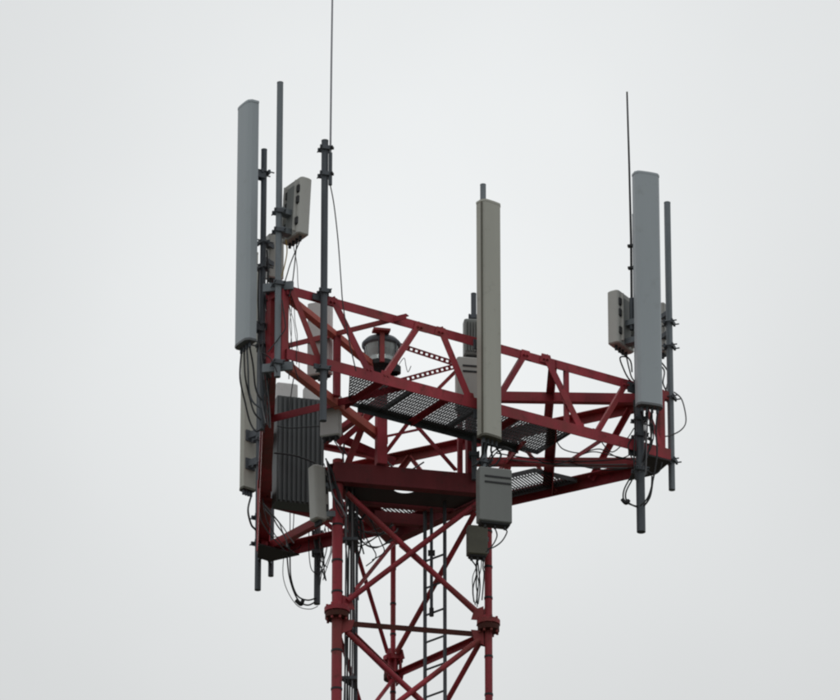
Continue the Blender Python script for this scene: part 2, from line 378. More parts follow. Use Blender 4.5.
# corner posts and end bars (the corners are cut off)
def post(P, z0, z1, s=0.075, m=RED, nm='corner_post', ang=0.0):
    return G().box((P.x, P.y, (z0+z1)/2), s/2, s/2, (z1-z0)/2, ang).build(nm, m, pf)
aLR = math.atan2(nLR.y, nLR.x)
for P, s in ((LRt[0]-nLR*0.06, .075), (LBt[0]-nLB*0.06, .085), (LRt[1]-nLR*0.06, .06), (RBt[0]-nRB*0.06, .06), (RBt[1]-nRB*0.05, .075), (LBt[1]-nLB*0.05, .085)):
    post(P, ZL-0.058, ZT+0.048, s, ang=aLR)
for (a, c) in ((LBt[0]-nLB*.06, LRt[0]-nLR*.06), (LRt[1]-nLR*.06, RBt[0]-nRB*.06), (RBt[1]-nRB*.05, LBt[1]-nLB*.05)):
    n_ = outn(a, c)
    for z in (ZL+0.001, ZT-0.001):
        channel(at(a, z)+n_*0.05, at(c, z)+n_*0.05, 0.10, 0.045, 0.008, n_).build('end_bar', RED, pf)
# corner gusset plates under the corners
for (a, b_, c, d_) in ((LRl[1], RBl[0], LRl[1]-(LRl[1]-LRl[0]).normalized()*0.35, RBl[0]-(RBl[0]-RBl[1]).normalized()*0.3),
                       (RBl[1], LBl[1], RBl[1]-(RBl[1]-RBl[0]).normalized()*0.35, LBl[1]-(LBl[1]-LBl[0]).normalized()*0.35)):
    zz = ZL-0.075
    ring = [at(a, zz), at(b_, zz), at(d_, zz), at(c, zz)]
    G().hexa(ring+[p+Z*0.014 for p in ring]).build('corner_plate', DARK, pf)
# corner-cutting bars (the walkways bear on them), lower and upper, and their uprights
def cbar(uv1, uv2, z, s, out, nm='cross_bar', m=RED):
    p, q = at_z(*uv1, z), at_z(*uv2, z); return angle_bar(p, q, s, 0.009, out).build(nm, m, pf)
nL = Vector((-0.42, -0.9, 0)).normalized()
cbar((268, 419.5), (404, 386), ZL-0.004, 0.075, nL); cbar((274, 349), (406, 316), ZT-0.003, 0.055, nL)
nR = Vector((1, 0.02, 0))
cbar((557, 425), (552.5, 491), ZL-0.004, 0.10, nR); cbar((557, 364), (551, 430), ZT-0.003, 0.08, nR)
nBk = -nLR
cbar((604, 438), (566, 463), ZL-0.008, 0.045, Vector((-.8, -.6, 0)), 'plan_brace'); cbar((522, 443), (496, 473), ZL-0.008, 0.045, Vector((-.8, -.6, 0)), 'plan_brace')
cbar((263, 503), (400, 536), ZL-0.004, 0.075, nBk); cbar((263, 436), (398, 462), ZT-0.003, 0.055, nBk)
def upright(u, v, z0=None, s=0.055):
    P = at_z(u, v, ZT); G().box((P.x, P.y, (ZL+ZT)/2), s/2, s/2, (ZT-ZL)/2-0.02, 0.4).build('upright', RED, pf)
upright(337, 334.5, s=.06); upright(566, 368+0, s=.045)
# radial beams from the tower head to the corners
def radial(uv1, uv2, z, h, m=RED, wd=0.07):
    p, q = at_z(*uv1, z), at_z(*uv2, z); d = (q-p).normalized(); o_ = Vector((d.y, -d.x, 0))
    if o_.y > 0: o_ = -o_
    return channel(p, q, h, wd, 0.008, o_).build('radial_beam', m, pf)
radial((287, 363), (388, 440), ZL+0.002, 0.085, SALMON); radial((291, 297), (386, 373), ZT-0.002, 0.06, SALMON)
radial((646, 461), (470, 460.5), ZL+0.002, 0.075); radial((646, 398), (478, 395.5), ZT-0.01, 0.10)
radial((266, 547), (345, 505), ZL+0.002, 0.085); radial((266, 480), (378, 400), ZT-0.002, 0.06)
# raking struts from the tower head up to the platform
def strut(uv1, y1, uv2, y2, r=0.03, nm='strut'):
    p, q = at_y(*uv1, y1), at_y(*uv2, y2); return angle_bar(p, q, r*2, 0.008, Vector((0.2, -1, 0))).build(nm, RED, pf)
yb = TL.y
strut((347, 466), TL.y-0.02, (371, 405), TL.y-0.15, .033)
strut((336, 436), TL.y, (395, 462), TL.y+0.3, .045)
strut((338, 444), TL.y, (372, 414), TL.y-0.1, .03)
strut((411, 419), TL.y+0.25, (386, 452), TL.y+0.3, .02); strut((411, 419), TL.y+0.25, (456, 470), TR.y, .02)
strut((387, 436), TL.y+0.29, (420, 429), TL.y+0.25, .012)
# posts between head beams and upper level
def hpost(u, v0, v1, z, s, nm='post', m=RED):
    P = at_z(u, v0, z); zb_ = z-0.006; return G().box((P.x, P.y, (zb_+row(P, v1))/2), s/2, s/2, (row(P, v1)-zb_)/2, 0.3).build(nm, m, pf), P
_, PC = hpost(381, 464.5, 372, ZB+0.12, .10)
_, PE = hpost(470, 474, 352, ZB+0.12, .075)
hpost(460, 473.5, 400, ZB+0.12, .045)
# perforated cable support bars
def perforated(uv1, uv2, y1, y2, wd=0.055, pitch=0.055):
    p, q = at_y(*uv1, y1), at_y(*uv2, y2); d = (q-p); Ln = d.length; d.normalize(); nn = Vector((0.15, -1, -0.2)); nn = (nn-d*nn.dot(d)).normalized(); u = nn.cross(d)
    g = G(); t = nn*0.003
    for s in (-1, 1):
        a = u*s*wd/2; c = u*s*wd*0.2
        g.hexa([p+a-t, q+a-t, q+c-t, p+c-t, p+a+t, q+a+t, q+c+t, p+c+t])
    k = int(Ln/pitch)
    for i in range(k+1):
        x0 = p+d*(i*pitch); x1 = p+d*min(Ln, i*pitch+pitch*0.52); a = u*wd*0.21
        g.hexa([x0-a-t, x1-a-t, x1+a-t, x0+a-t, x0-a+t, x1-a+t, x1+a+t, x0+a+t])
    return g.build('perforated_bar', RED, pf)
perforated((392, 343), (456, 364), PC.y, PE.y); perforated((385, 385), (456, 366), PC.y, PE.y)
strut((439, 388), PE.y-0.1, (457, 370), PE.y, .018)

# ================================================================== walkway gratings
def clip(p, d, poly):
    t0, t1 = -1e9, 1e9; m_ = len(poly); cx_ = sum((q.x for q in poly))/m_; cy_ = sum((q.y for q in poly))/m_
    for i in range(m_):
        a, b_ = poly[i], poly[(i+1) % m_]; nx, ny = b_.y-a.y, a.x-b_.x
        if (cx_-a.x)*nx+(cy_-a.y)*ny < 0: nx, ny = -nx, -ny
        den = d.x*nx+d.y*ny; num = (a.x-p.x)*nx+(a.y-p.y)*ny
        if abs(den) < 1e-9:
            if num > 0: return None
            continue
        t = num/den
        if den > 0: t0 = max(t0, t)
        else: t1 = min(t1, t)
    return (t0, t1) if t1-t0 > 0.01 else None
def grating(poly, along, label, zc, pitch=0.031, hh=0.018, th=0.0045, rod=0.07):
    base = sum(poly, Vector())/len(poly)
    t = thing('walkway_grating', (base.x, base.y, zc), label, 'grating', 'open steel gratings of the platform walkway')
    d = Vector((along.x, along.y, 0)).normalized(); a = Vector((-d.y, d.x, 0))
    g = G(); s = -3.5
    while s < 3.5:
        r = clip(base+d*s, a, poly)
        if r:
            p = base+d*s+a*r[0]; q = base+d*s+a*r[1]; p.z = q.z = zc; x = d*th/2; z = Z*hh/2
            g.hexa([p-x-z, q-x-z, q+x-z, p+x-z, p-x+z, q-x+z, q+x+z, p+x+z])
        s += pitch
    b_ = g.build('bearing_bars', GRATE, t); b_['kind'] = 'stuff'
    g = G(); s = -1.5
    while s < 1.5:
        r = clip(base+a*s, d, poly)
        if r:
            p = base+a*s+d*r[0]; q = base+a*s+d*r[1]; p.z = q.z = zc+hh/2-0.003
            g.tube(p, q, 0.0045, 5)
        s += rod
    b_ = g.build('cross_rods', GRATE, t); b_['kind'] = 'stuff'
    for i in range(len(poly)):
        p, q = poly[i].copy(), poly[(i+1) % len(poly)].copy(); p.z = q.z = zc+0.002*(i % 2)
        dd = (q-p).normalized(); o_ = Vector((dd.y, -dd.x, 0)); hb = 0.03
        G().hexa([p-o_*.003-Z*hb, q-o_*.003-Z*hb, q+o_*.003-Z*hb, p+o_*.003-Z*hb, p-o_*.003+Z*hb*.6, q-o_*.003+Z*hb*.6, q+o_*.003+Z*hb*.6, p+o_*.003+Z*hb*.6]).build('edge_bar', GRATE, t)
    return t
dLR = (LRl[1]-LRl[0]).normalized(); dRB = (RBl[1]-RBl[0]).normalized()
zg = ZL+0.028
def W(u, v): return at_z(u, v, zg)
def frac(e, f, off, n_): return e[0].lerp(e[1], f)-n_*off
WID = 0.70
for k, (f0, f1) in enumerate(((0.17, 0.335), (0.34, 0.505), (0.51, 0.75))):
    w0 = WID if k else WID
    poly = [frac(LRl, f0, 0.07, nLR), frac(LRl, f1, 0.07, nLR), frac(LRl, f1, WID, nLR), frac(LRl, f0+(0.10 if k == 0 else 0), WID, nLR)]
    if k == 0: poly[3] = frac(LRl, f0+0.085, WID, nLR)
    grating(poly, dLR, ['steel walkway grating below the round beacon lamp', 'steel walkway grating behind the olive panel antenna', 'steel walkway grating between olive panel antenna and dark cross bar'][k], zg)
for k, (f0, f1) in enumerate(((0.19, 0.40), (0.41, 0.70))):
    poly = [frac(RBl, f0, 0.07, nRB), frac(RBl, f1, 0.07, nRB), frac(RBl, f1, 0.5, nRB), frac(RBl, f0+(0.06 if k == 0 else 0), 0.5, nRB)]
    grating(poly, dRB, ['steel grating beside the grey box with two slots', 'steel grating over the dark deck at the tower head'][k], zg, pitch=0.034, rod=0.2)
# support angles below the walkway
for f in (0.25, 0.42, 0.6):
    p = frac(LRl, f, 0.03, nLR); q = frac(LRl, f, WID+0.02, nLR)
    angle_bar(at(p, zg-0.05), at(q, zg-0.05), 0.05, 0.006, dLR).build('support_bar', RED, pf)
p = frac(LRl, 0.28, WID+0.012, nLR); q = frac(LRl, 0.70, WID+0.012, nLR)
angle_bar(at(p, zg-0.035), at(q, zg-0.035), 0.07, 0.007, -nLR).build('support_bar', DGALV, pf)

# ================================================================== mounting poles
def clamp(g, P, z, r, d, bolt=0.09):                       # two half shells with two bolts, reaching along d
    d = Vector((d[0], d[1], 0)).normalized(); s = Vector((-d.y, d.x, 0))
    for k in (-1, 1):
        c = P+d*k*(r+0.008); c = Vector((c.x, c.y, z))
        g.box(c, 0.010, r+0.026, 0.020, math.atan2(d.y, d.x))
    for k in (-1, 1):
        a = Vector((P.x, P.y, z))+s*k*(r+0.016)
        g.tube(a-d*bolt, a+d*bolt, 0.007, 6)
    return g
def pole(P, v0, v1, r, label, m=GALV, clamps=(), d=(0.3, -1), group='galvanised antenna poles'):
    z0, z1 = row(P, v1), row(P, v0)
    t = thing('mounting_pole', (P.x, P.y, z0), label, 'pole', group)
    g = G(); n_ = 18
    g.tube((P.x, P.y, z0), (P.x, P.y, z1), r, n_)
    g.tube((P.x, P.y, z1-0.004), (P.x, P.y, z1+0.004), r*1.04, n_)
    g.build('pipe', m, t)
    for v in clamps: clamp(G(), P, row(P, v), r, d).build('clamp', DGALV, t)
    return t
def plate(P, Q, z, h, m=GALV, parent=None, th=0.012, nm='mounting_plate'):
    d = (Q-P); d.z = 0; d.normalize(); s = Vector((-d.y, d.x, 0))*th/2
    a, b_ = at(P, z), at(Q, z); k = Z*h/2
    return G().hexa([a-s-k, b_-s-k, b_+s-k, a+s-k, a-s+k, b_-s+k, b_+s+k, a+s+k]).build(nm, m, parent)
# corner L (beside the ribbed cabinet)
eL = at_z(277.5, 363.5, ZL); P1 = at_y(277.5, 363, eL.y-0.27); P1.z = 0
t1 = pole(P1, 83, 377, 0.031, 'tall grey pole holding the small antenna with the slotted back', clamps=(284, 363, 212, 231))
eL2 = at_z(262, 366, ZL); P2 = Vector((eL2.x, eL2.y-0.04, 0))
t2 = pole(P2, 150, 430, 0.029, 'dark pole behind the long grey antenna near ribbed cabinet', DGALV, clamps=(173, 243, 268, 325, 345), d=(-1, -0.5))
for tt, P in ((t1, P1),):
    for v in (283, 363.5):
        z = row(P, v); a = at_z(293, 360, ZL); b_ = at_z(263, 367, ZL)
        for (PP, QQ) in ((Vector((a.x, P1.y+0.05, 0)), Vector((b_.x, P1.y+0.12, 0))),):
            plate(PP, QQ, z, 0.085, GALV, tt, 0.03)
        plate(PP.lerp(QQ, .06), LRl[0]-nLR*0.05, z, 0.07, DGALV, tt, 0.03); plate(PP.lerp(QQ, .9), LBl[0]-nLB*0.05, z, 0.07, DGALV, tt, 0.03)
P4 = on_plane(323.5, 365, LRl[0]+nLR*0.06, nLR); P4 = at(P4, 0)
t4 = pole(P4, 141, 421, 0.034, 'dark blue grey pole topped by a long whip antenna', DGALV, clamps=(149, 175, 292, 369))
z4 = row(P4, 297); plate(P4-dLR*0.10-nLR*0.045, P4+dLR*0.05-nLR*0.045, z4, 0.06, DGALV, t4, 0.02)
plate(P4-dLR*0.08-nLR*0.042, P4+dLR*0.05-nLR*0.042, row(P4, 366), 0.05, DGALV, t4, 0.02)
# corner B
b1 = at_z(258, 556, ZL); P5 = at(b1, 0)+Vector((0, 0.03, 0))
t5 = pole(P5, 265, 590, 0.033, 'dark pole behind the narrow beige antenna', DGALV, clamps=(440, 465, 517, 543), d=(-.5, .86))
plate(P5, LBl[1]-nLB*0.06, ZL, 0.10, DGALV, t5, 0.03); plate(P5, LBt[1]-nLB*0.06, ZT, 0.10, DGALV, t5, 0.03)
b2 = at_z(271, 561, ZL); P6 = at(b2, 0)
t6 = pole(P6, 430, 576, 0.029, 'short dark pole stub below the corner plate', DGALV, clamps=())
plate(P6, RBl[1]-nRB*0.05, ZL, 0.10, DGALV, t6, 0.03); plate(P6, RBt[1]-nRB*0.05, ZT, 0.10, DGALV, t6, 0.03)
# corner R
P7 = at(on_plane(640, 452, LRl[0]+nLR*0.065, nLR), 0)
t7 = pole(P7, 215, 532, 0.044, 'thick dark pole carrying the wide grey antenna', DGALV, clamps=(385, 420, 436, 470), d=(.33, -.94))
plate(P7-dLR*0.1-nLR*0.05, P7+dLR*0.1-nLR*0.05, row(P7, 449), 0.13, DGALV, t7, 0.02); plate(P7-dLR*0.1-nLR*0.05, P7+dLR*0.1-nLR*0.05, row(P7, 387), 0.11, DGALV, t7, 0.02)
eR = at_z(671.5, 462, ZL); P8 = at(eR, 0)
t8 = pole(P8, 203, 490, 0.033, 'slim blue grey pole beside the wide grey antenna', GALV, clamps=(323, 347, 398, 461), d=(1, -0.3))
plate(P8, LRl[1]-nLR*0.06-dLR*0.02, row(P8, 461), 0.09, DGALV, t8, 0.03); plate(P8, LRt[1]-nLR*0.06-dLR*0.02, row(P8, 397), 0.09, RED, t8, 0.03)
# middle of the front truss
P9 = at(on_plane(484, 412, LRl[0]+nLR*0.06, nLR), 0)
t9 = pole(P9, 185, 500, 0.029, 'pole between the olive antenna and the slotted grey box', GALV, clamps=(350, 413, 462, 510), d=nLR)
plate(P9-dLR*0.09-nLR*0.04, P9+dLR*0.09-nLR*0.04, row(P9, 413), 0.13, DGALV, t9, 0.02); plate(P9-dLR*0.09-nLR*0.04, P9+dLR*0.09-nLR*0.04, row(P9, 344.5), 0.1, DGALV, t9, 0.02)
PI = at(at_y(474, 400, PE.y-0.09), 0)
t10 = pole(PI, 294, 480, 0.027, 'short pole behind the olive panel antenna with radio boxes', DGALV, clamps=(318, 340, 372, 455), d=(0, -1))
plate(PI, PE, row(PI, 455), 0.08, DGALV, t10, 0.02); plate(PI, PE, row(PI, 372), 0.08, DGALV, t10, 0.02)
PQ = at(at_z(317.5, 549, ZL-0.02), 0)+Vector((0, -0.06, 0))
t11 = pole(PQ, 505, 604, 0.033, 'dark pole stub hanging under the small tilted white antenna', DGALV, clamps=(534, 553), d=(0, -1))
plate(PQ, PQ+Vector((0.0, 0.09, 0)), row(PQ, 551), 0.07, DGALV, t11, 0.10)

# ================================================================== panel antennas
def panel(C, v0, v1, nrm, wd, dp, label, body, cap, P, brk=(), seam=False, group='long sector panel antennas'):
    """upright radome: flat-curved front, rounded edges. C plan centre, nrm the way it faces, P its pole"""
    nrm = Vector((nrm[0], nrm[1], 0)).normalized(); s = Vector((-nrm.y, nrm.x, 0))
    z0, z1 = row(C, v1), row(C, v0)
    t = thing('panel_antenna', (C.x, C.y, z0), label, 'antenna', group)
    prof = [(-wd/2, -dp/2), (wd/2, -dp/2)]
    k = 10; r = min(0.03, dp*0.3)
    front = []
    for i in range(k+1):
        x = wd/2-wd*i/k; e = abs(x)/(wd/2)
        front.append((x, dp/2-r*max(0, (e-0.72)/0.28)**2-0.010*e*e))
    prof = prof+front
    def sec(z, sc_): return [Vector((C.x, C.y, z))+s*a*sc_+nrm*b_*sc_ for a, b_ in prof]
    g = G(); n_ = len(prof); rings = [sec(z0+0.02, 1), sec(z1-0.02, 1)]
    vs = sum(rings, []); g.add(vs, [(i, (i+1) % n_, n_+(i+1) % n_, n_+i) for i in range(n_)]); g.add(vs, [tuple(range(n_-1, -1, -1)), tuple(range(n_, 2*n_))])
    bd = g.build('radome', body, t)
    for (a, b_, m_) in ((z0, z0+0.024, cap), (z1-0.024, z1, body)):
        g = G(); rings = [sec(a, 1.03 if a == z0 else 1.035), sec(b_, 1.035 if a == z0 else 1.02)]; vs = sum(rings, [])
        g.add(vs, [(i, (i+1) % n_, n_+(i+1) % n_, n_+i) for i in range(n_)]); g.add(vs, [tuple(range(n_-1, -1, -1)), tuple(range(n_, 2*n_))]); g.build('end_cap', m_, t)
    if seam:
        x = -wd/2 if seam < 0 else wd/2
        a = Vector((C.x, C.y, 0))+s*x*1.01+nrm*(dp/2-r*1.15)
        g = G().box((a.x, a.y, (z0+z1)/2), 0.006, 0.008, (z1-z0)/2-0.03, math.atan2(s.y, s.x)); g.build('seam', cap, t)
    back = Vector((C.x, C.y, 0))-nrm*dp/2
    for v in brk:
        z = row(C, v); a = at(back, z); b_ = Vector((P.x, P.y, z))
        d = (b_-a); 
        g = G(); dd = d.normalized(); ss = Vector((-dd.y, dd.x, 0))
        for k_ in (-1, 1):
            o_ = ss*0.035*k_
            g.hexa([a+o_-ss*.004-Z*.035, b_+o_-ss*.004-Z*.035, b_+o_+ss*.004-Z*.035, a+o_+ss*.004-Z*.035, a+o_-ss*.004+Z*.035, b_+o_-ss*.004+Z*.035, b_+o_+ss*.004+Z*.035, a+o_+ss*.004+Z*.035])
        g.box(a-nrm*0.003, 0.012, 0.06, 0.06, math.atan2(nrm.y, nrm.x))
        g.build('bracket', DGALV, t)
    cons = []
    for i in range(4):
        x = -wd*0.32+wd*0.64*i/3
        p = Vector((C.x, C.y, z0))+s*x-nrm*0.01
        G().tube(p+Z*0.01, p-Z*0.055, 0.014, 10).build('connector', DGALV, t); cons.append(p-Z*0.05)
    return t, cons
nA = Vector((-.86, -.5, 0)).normalized(); CA = at(at_y(246, 225, P2.y+nA.y*0.20), 0)
_, conA = panel(CA, 105, 345, nA, 0.26, 0.115, 'long grey panel antenna with cables hanging below, near the ribbed cabinet', GREY, GREYCAP, P2, brk=(172, 325))
nC = Vector((.33, -.94, 0)).normalized(); CC = at(at_y(648, 290, P7.y+nC.y*0.20), 0)
_, conC = panel(CC, 174, 407, nC, 0.262, 0.11, 'wide light grey panel antenna beside a thin dark whip', GREY, GREYCAP, P7, brk=(215, 372))
nB = Vector((.60, -.80, 0)).normalized(); CB = at(at_y(490, 320, P9.y+nB.y*0.14), 0)
_, conB = panel(CB, 203, 439, nB, 0.235, 0.12, 'olive grey narrow panel antenna standing above the slotted grey box', OLIVE, OLIVECAP, P9, brk=(235, 425), seam=-1)
n2 = Vector((-.62, .78, 0)).normalized(); C2_ = at(at_y(247.5, 420, P5.y+n2.y*0.16), 0)
_, con2 = panel(C2_, 252, 491, n2, 0.155, 0.10, 'narrow beige panel antenna partly behind the long grey one', OLIVE, OLIVECAP, P5, brk=(438, 466))

# ================================================================== small square antennas
def small_antenna(C, v0, v1, nrm, wd, dp, label, P, m=LIGHT, group='small square antennas', brk=(), tilt=0.0):
    nrm = Vector((nrm[0], nrm[1], 0)).normalized(); s = Vector((-nrm.y, nrm.x, 0)); z0, z1 = row(C, v1), row(C, v0); zc = (z0+z1)/2
    t = thing('small_antenna', (C.x, C.y, z0), label, 'antenna', group)
    ang = math.atan2(s.y, s.x)
    G().rbox((C.x, C.y, zc), wd/2, dp/2, (z1-z0)/2, ang, 0.03).build('case', m, t)
    bk = Vector((C.x, C.y, 0))-nrm*(dp/2)
    for k in (-0.28, 0.28):                                # dark recesses in the back with a rim
        c = bk+s*wd*k*1.15
        for zz_ in (0.13, 0.25, (z1-z0)-0.14): G().rbox((c.x, c.y, z1-zz_), wd*0.13, 0.016, 0.045, ang, 0.01).build('recess_cover', BLACK, t)
        G().box((c.x, c.y, zc), 0.008, 0.03, (z1-z0)*0.44, ang).build('back_flange', m, t)
    g = G(); c = bk; g.box((c.x, c.y, zc), wd*0.2, 0.014, (z1-z0)*0.38, ang); g.build('back_rail', RRU, t)
    for v in brk:
        z = row(P, v); a = at(bk, z); b_ = Vector((P.x, P.y, z)); dd = (b_-a).normalized(); ss = Vector((-dd.y, dd.x, 0))
        G().hexa([a-ss*.045-Z*.03, b_-ss*.045-Z*.03, b_+ss*.045-Z*.03, a+ss*.045-Z*.03, a-ss*.045+Z*.03, b_-ss*.045+Z*.03, b_+ss*.045+Z*.03, a+ss*.045+Z*.03]).build('bracket', GALV, t)
    cons = []
    for k in (-0.3, -0.1, 0.1, 0.3):
        p = Vector((C.x, C.y, z0))+s*wd*k; G().tube(p+Z*0.01, p-Z*0.05, 0.015, 10).build('connector', BLACK, t); cons.append(p-Z*.045)
    if tilt:
        t.rotation_euler = (0, tilt, 0)
    return t, cons
n1 = Vector((.85, .52, 0)); P1c = at(P1, 0)+n1*0.185
_, con1 = small_antenna(P1c, 183, 240, n1, 0.33, 0.13, 'small light grey antenna with dark slotted back on tall pole', P1, brk=(212, 231), tilt=R(2.5))
n3 = Vector((-.85, .52, 0)); P3c = at(P7, 0)+n3*0.20
_, con3 = small_antenna(P3c, 296, 349, n3, 0.33, 0.13, 'small light grey antenna tucked behind the wide grey panel', P7, brk=(322, 340))
# small tilted white antenna on the tower leg
nS = Vector((-.8, -.6, 0)).normalized(); Sc = at(at_y(318.5, 495, TL.y-0.06), 0)
_, conS = small_antenna(Sc, 467, 521, nS, 0.13, 0.14, 'small tilted white antenna bracketed to the tower leg', TL, m=LIGHT, brk=(488, 516), tilt=R(-2.0))
# ================================================================== radio boxes
def radio(C, v0, v1, ang, wd, dp, label, P, m=RRU, slots=True, fins=0, cons=3):
    z0, z1 = row(C, v1), row(C, v0); zc = (z0+z1)/2
    t = thing('radio_unit', (C.x, C.y, z0), label, 'radio box', 'radio boxes on the platform')
    G().rbox((C.x, C.y, zc), wd/2, dp/2, (z1-z0)/2, ang, 0.012).build('case', m, t)
    s = Vector((math.cos(ang), math.sin(ang), 0)); f = Vector((s.y, -s.x, 0))
    if slots:
        for k in (0.10, 0.16):
            c = Vector((C.x, C.y, z1-k))+f*dp/2+s*0.02
            G().box(c, wd*0.40, 0.006, 0.009, ang).build('slot', BLACK, t)
    for i in range(fins):
        c = Vector((C.x, C.y, zc))+f*(dp/2+0.012)+s*wd*(-0.42+0.84*i/(fins-1)); G().box(c, 0.004, 0.014, (z1-z0)*0.42, ang).build('fin', m, t)
    G().rbox((C.x, C.y, z0-0.012), wd/2-0.015, dp/2-0.012, 0.016, ang, 0.01).build('base', BLACK, t)
    cs = []
    for i in range(cons):
        p = Vector((C.x, C.y, z0))+s*wd*(-0.3+0.6*i/max(1, cons-1))+f*dp*0.2
        G().tube(p, p-Z*0.06, 0.014, 10).build('connector', BLACK, t); cs.append(p-Z*.055)
    if P is not None:
        for v in (0.3, 0.7):
            z = z0+(z1-z0)*v; a = Vector((C.x, C.y, z)); b_ = Vector((P.x, P.y, z))
            d = (b_-a).normalized(); ss = Vector((-d.y, d.x, 0))*0.03
            G().hexa([a-ss-Z*.025, b_-ss-Z*.025, b_+ss-Z*.025, a+ss-Z*.025, a-ss+Z*.025, b_-ss+Z*.025, b_+ss+Z*.025, a+ss+Z*.025]).build('bracket', DGALV, t)
    return t, cs
aF = R(16)
CF = at(at_y(494, 500, P9.y-0.13), 0)
_, conF = radio(CF, 470, 524, aF, 0.33, 0.13, 'grey radio box with two dark slots below the olive panel', P9)
CG = at(at_y(477, 545, TR.y-0.13), 0)
_, conG = radio(CG, 527, 556, R(10), 0.2, 0.11, 'small dark olive box strapped to the tower leg under the slotted box', TR, m=OLIVECAP, slots=False)
C1_ = at(at_y(472, 340, PI.y-0.10), 0)
radio(C1_, 321, 357, R(8), 0.17, 0.12, 'upper ribbed radio box on short pole behind olive panel', PI, m=RRU, slots=False, fins=6)
C3_ = at(at_y(473, 380, PI.y-0.13), 0)
radio(C3_, 360, 411, R(10), 0.34, 0.14, 'slotted light grey radio box behind the olive panel antenna', PI, m=LIGHT)
CH = at(at_y(659, 330, P8.y+0.16), 0)
_, conH = radio(CH, 305, 355, R(-30), 0.17, 0.10, 'pale narrow radio box clamped on the slim blue grey pole', P8, m=LIGHT, slots=False)
CI = at(at_y(274.5, 262, P2.y+0.16), 0)
_, conI = radio(CI, 236, 280, R(25), 0.16, 0.10, 'beige radio box wedged between the two poles near cabinet', P2, m=LIGHT, slots=False)
pb = at_z(320, 337, ZT); CJ = Vector((pb.x, pb.y+0.09, 0))
radio(CJ, 303, 376, R(-20), 0.24, 0.09, 'flat light grey box hung on the upper cross bar near the whip pole', None, m=PALE, slots=False)
pb = at_z(331, 405, ZL); CK = Vector((pb.x, pb.y+0.085, 0))
radio(CK, 396, 437, R(-20), 0.20, 0.09, 'pale box hanging from the lower cross bar behind whip pole', None, m=PALE, slots=False)

# ================================================================== ribbed cabinet
kA, kB = at_z(277, 500, ZL-0.10), at_z(324, 505, ZL-0.10)
kd = (kB-kA); kd.z = 0; wk = kd.length; kd.normalize(); kn = Vector((kd.y, -kd.x, 0))
zk0 = ZL-0.10; mid_ = (kA+kB)/2; zk1 = row(mid_, 397)
cb = thing('equipment_cabinet', (mid_.x, mid_.y, zk0), 'tall dark ribbed metal cabinet standing on the platform near the paired poles', 'cabinet')
c = mid_-kn*0.12
G().box((c.x, c.y, (zk0+zk1)/2), wk/2, 0.10, (zk1-zk0)/2, math.atan2(kd.y, kd.x)).build('body', CABIN, cb)
nf = 10
for i in range(nf):
    x = -wk/2+wk*(i+0.5)/nf; c = mid_+kd*x
    prof = [(-0.016, -0.03), (-0.011, 0.004), (0.011, 0.004), (0.016, -0.03)]
    G().prism(prof, at(c, zk0+0.01), at(c, zk1-0.01), kd, kn).build('rib', CABIN, cb)
for k, (u0, vv0, vv1, wd_) in enumerate(((286, 385, 402, 0.22), (312, 388, 402, 0.17))):
    p = at(at_y(u0, 398, mid_.y+0.22), 0)
    radio(p, vv0, vv1+12, math.atan2(kd.y, kd.x), wd_, 0.12, ['wide pale box behind the top of the ribbed cabinet', 'narrow grey box behind the top of the ribbed cabinet'][k], None, m=(PALE, PALE)[k], slots=False, cons=2)

# ================================================================== whips
w0 = Vector((P4.x+0.055, P4.y-0.02, row(P4, 186))); 
def whip(pts, r0, r1, label, m, holder):
    t = thing('whip_antenna', pts[0], label, 'antenna', 'thin whip antennas')
    g = G(); n_ = len(pts)
    for i in range(n_-1): g.tube(pts[i], pts[i+1], r0+(r1-r0)*i/(n_-1), 10, r0+(r1-r0)*(i+1)/(n_-1))
    g.build('rod', m, t)
    G().tube(pts[0], pts[0]+(pts[1]-pts[0]).normalized()*0.35, r0*1.7, 10).build('base_tube', DGALV, t)
    for z in holder[1]:
        a = Vector((pts[0].x, pts[0].y, z)); b_ = Vector((holder[0].x, holder[0].y, z)); d = (b_-a).normalized(); s = Vector((-d.y, d.x, 0))*.02
        a = a-d*0.03
        G().hexa([a-s-Z*.012, b_-s-Z*.012, b_+s-Z*.012, a+s-Z*.012, a-s+Z*.012, b_-s+Z*.012, b_+s+Z*.012, a+s+Z*.012]).build('bracket', BLACK, t)
whip([w0, lift(w0, 140), lift(w0, 60)+Vector((0.004, 0, 0)), lift(w0, -25)+Vector((0.012, 0, 0))], 0.011, 0.009, 'tall thin grey whip antenna reaching highest above the tower', WHIPG, (P4, (row(P4, 149), row(P4, 175))))
PW = at(at_y(631.5, 300, P7.y+0.02), 0)
a = Vector((PW.x, PW.y, row(PW, 330)))
whip([a, Vector((PW.x+0.004, PW.y, row(PW, 240))), Vector((PW.x-0.004, PW.y, row(PW, 165))), Vector((PW.x-0.016, PW.y, row(PW, 92)))], 0.014, 0.009, 'thin dark whip antenna leaning beside the wide grey panel', BLACK, (P7, (row(PW, 246), row(PW, 268))))
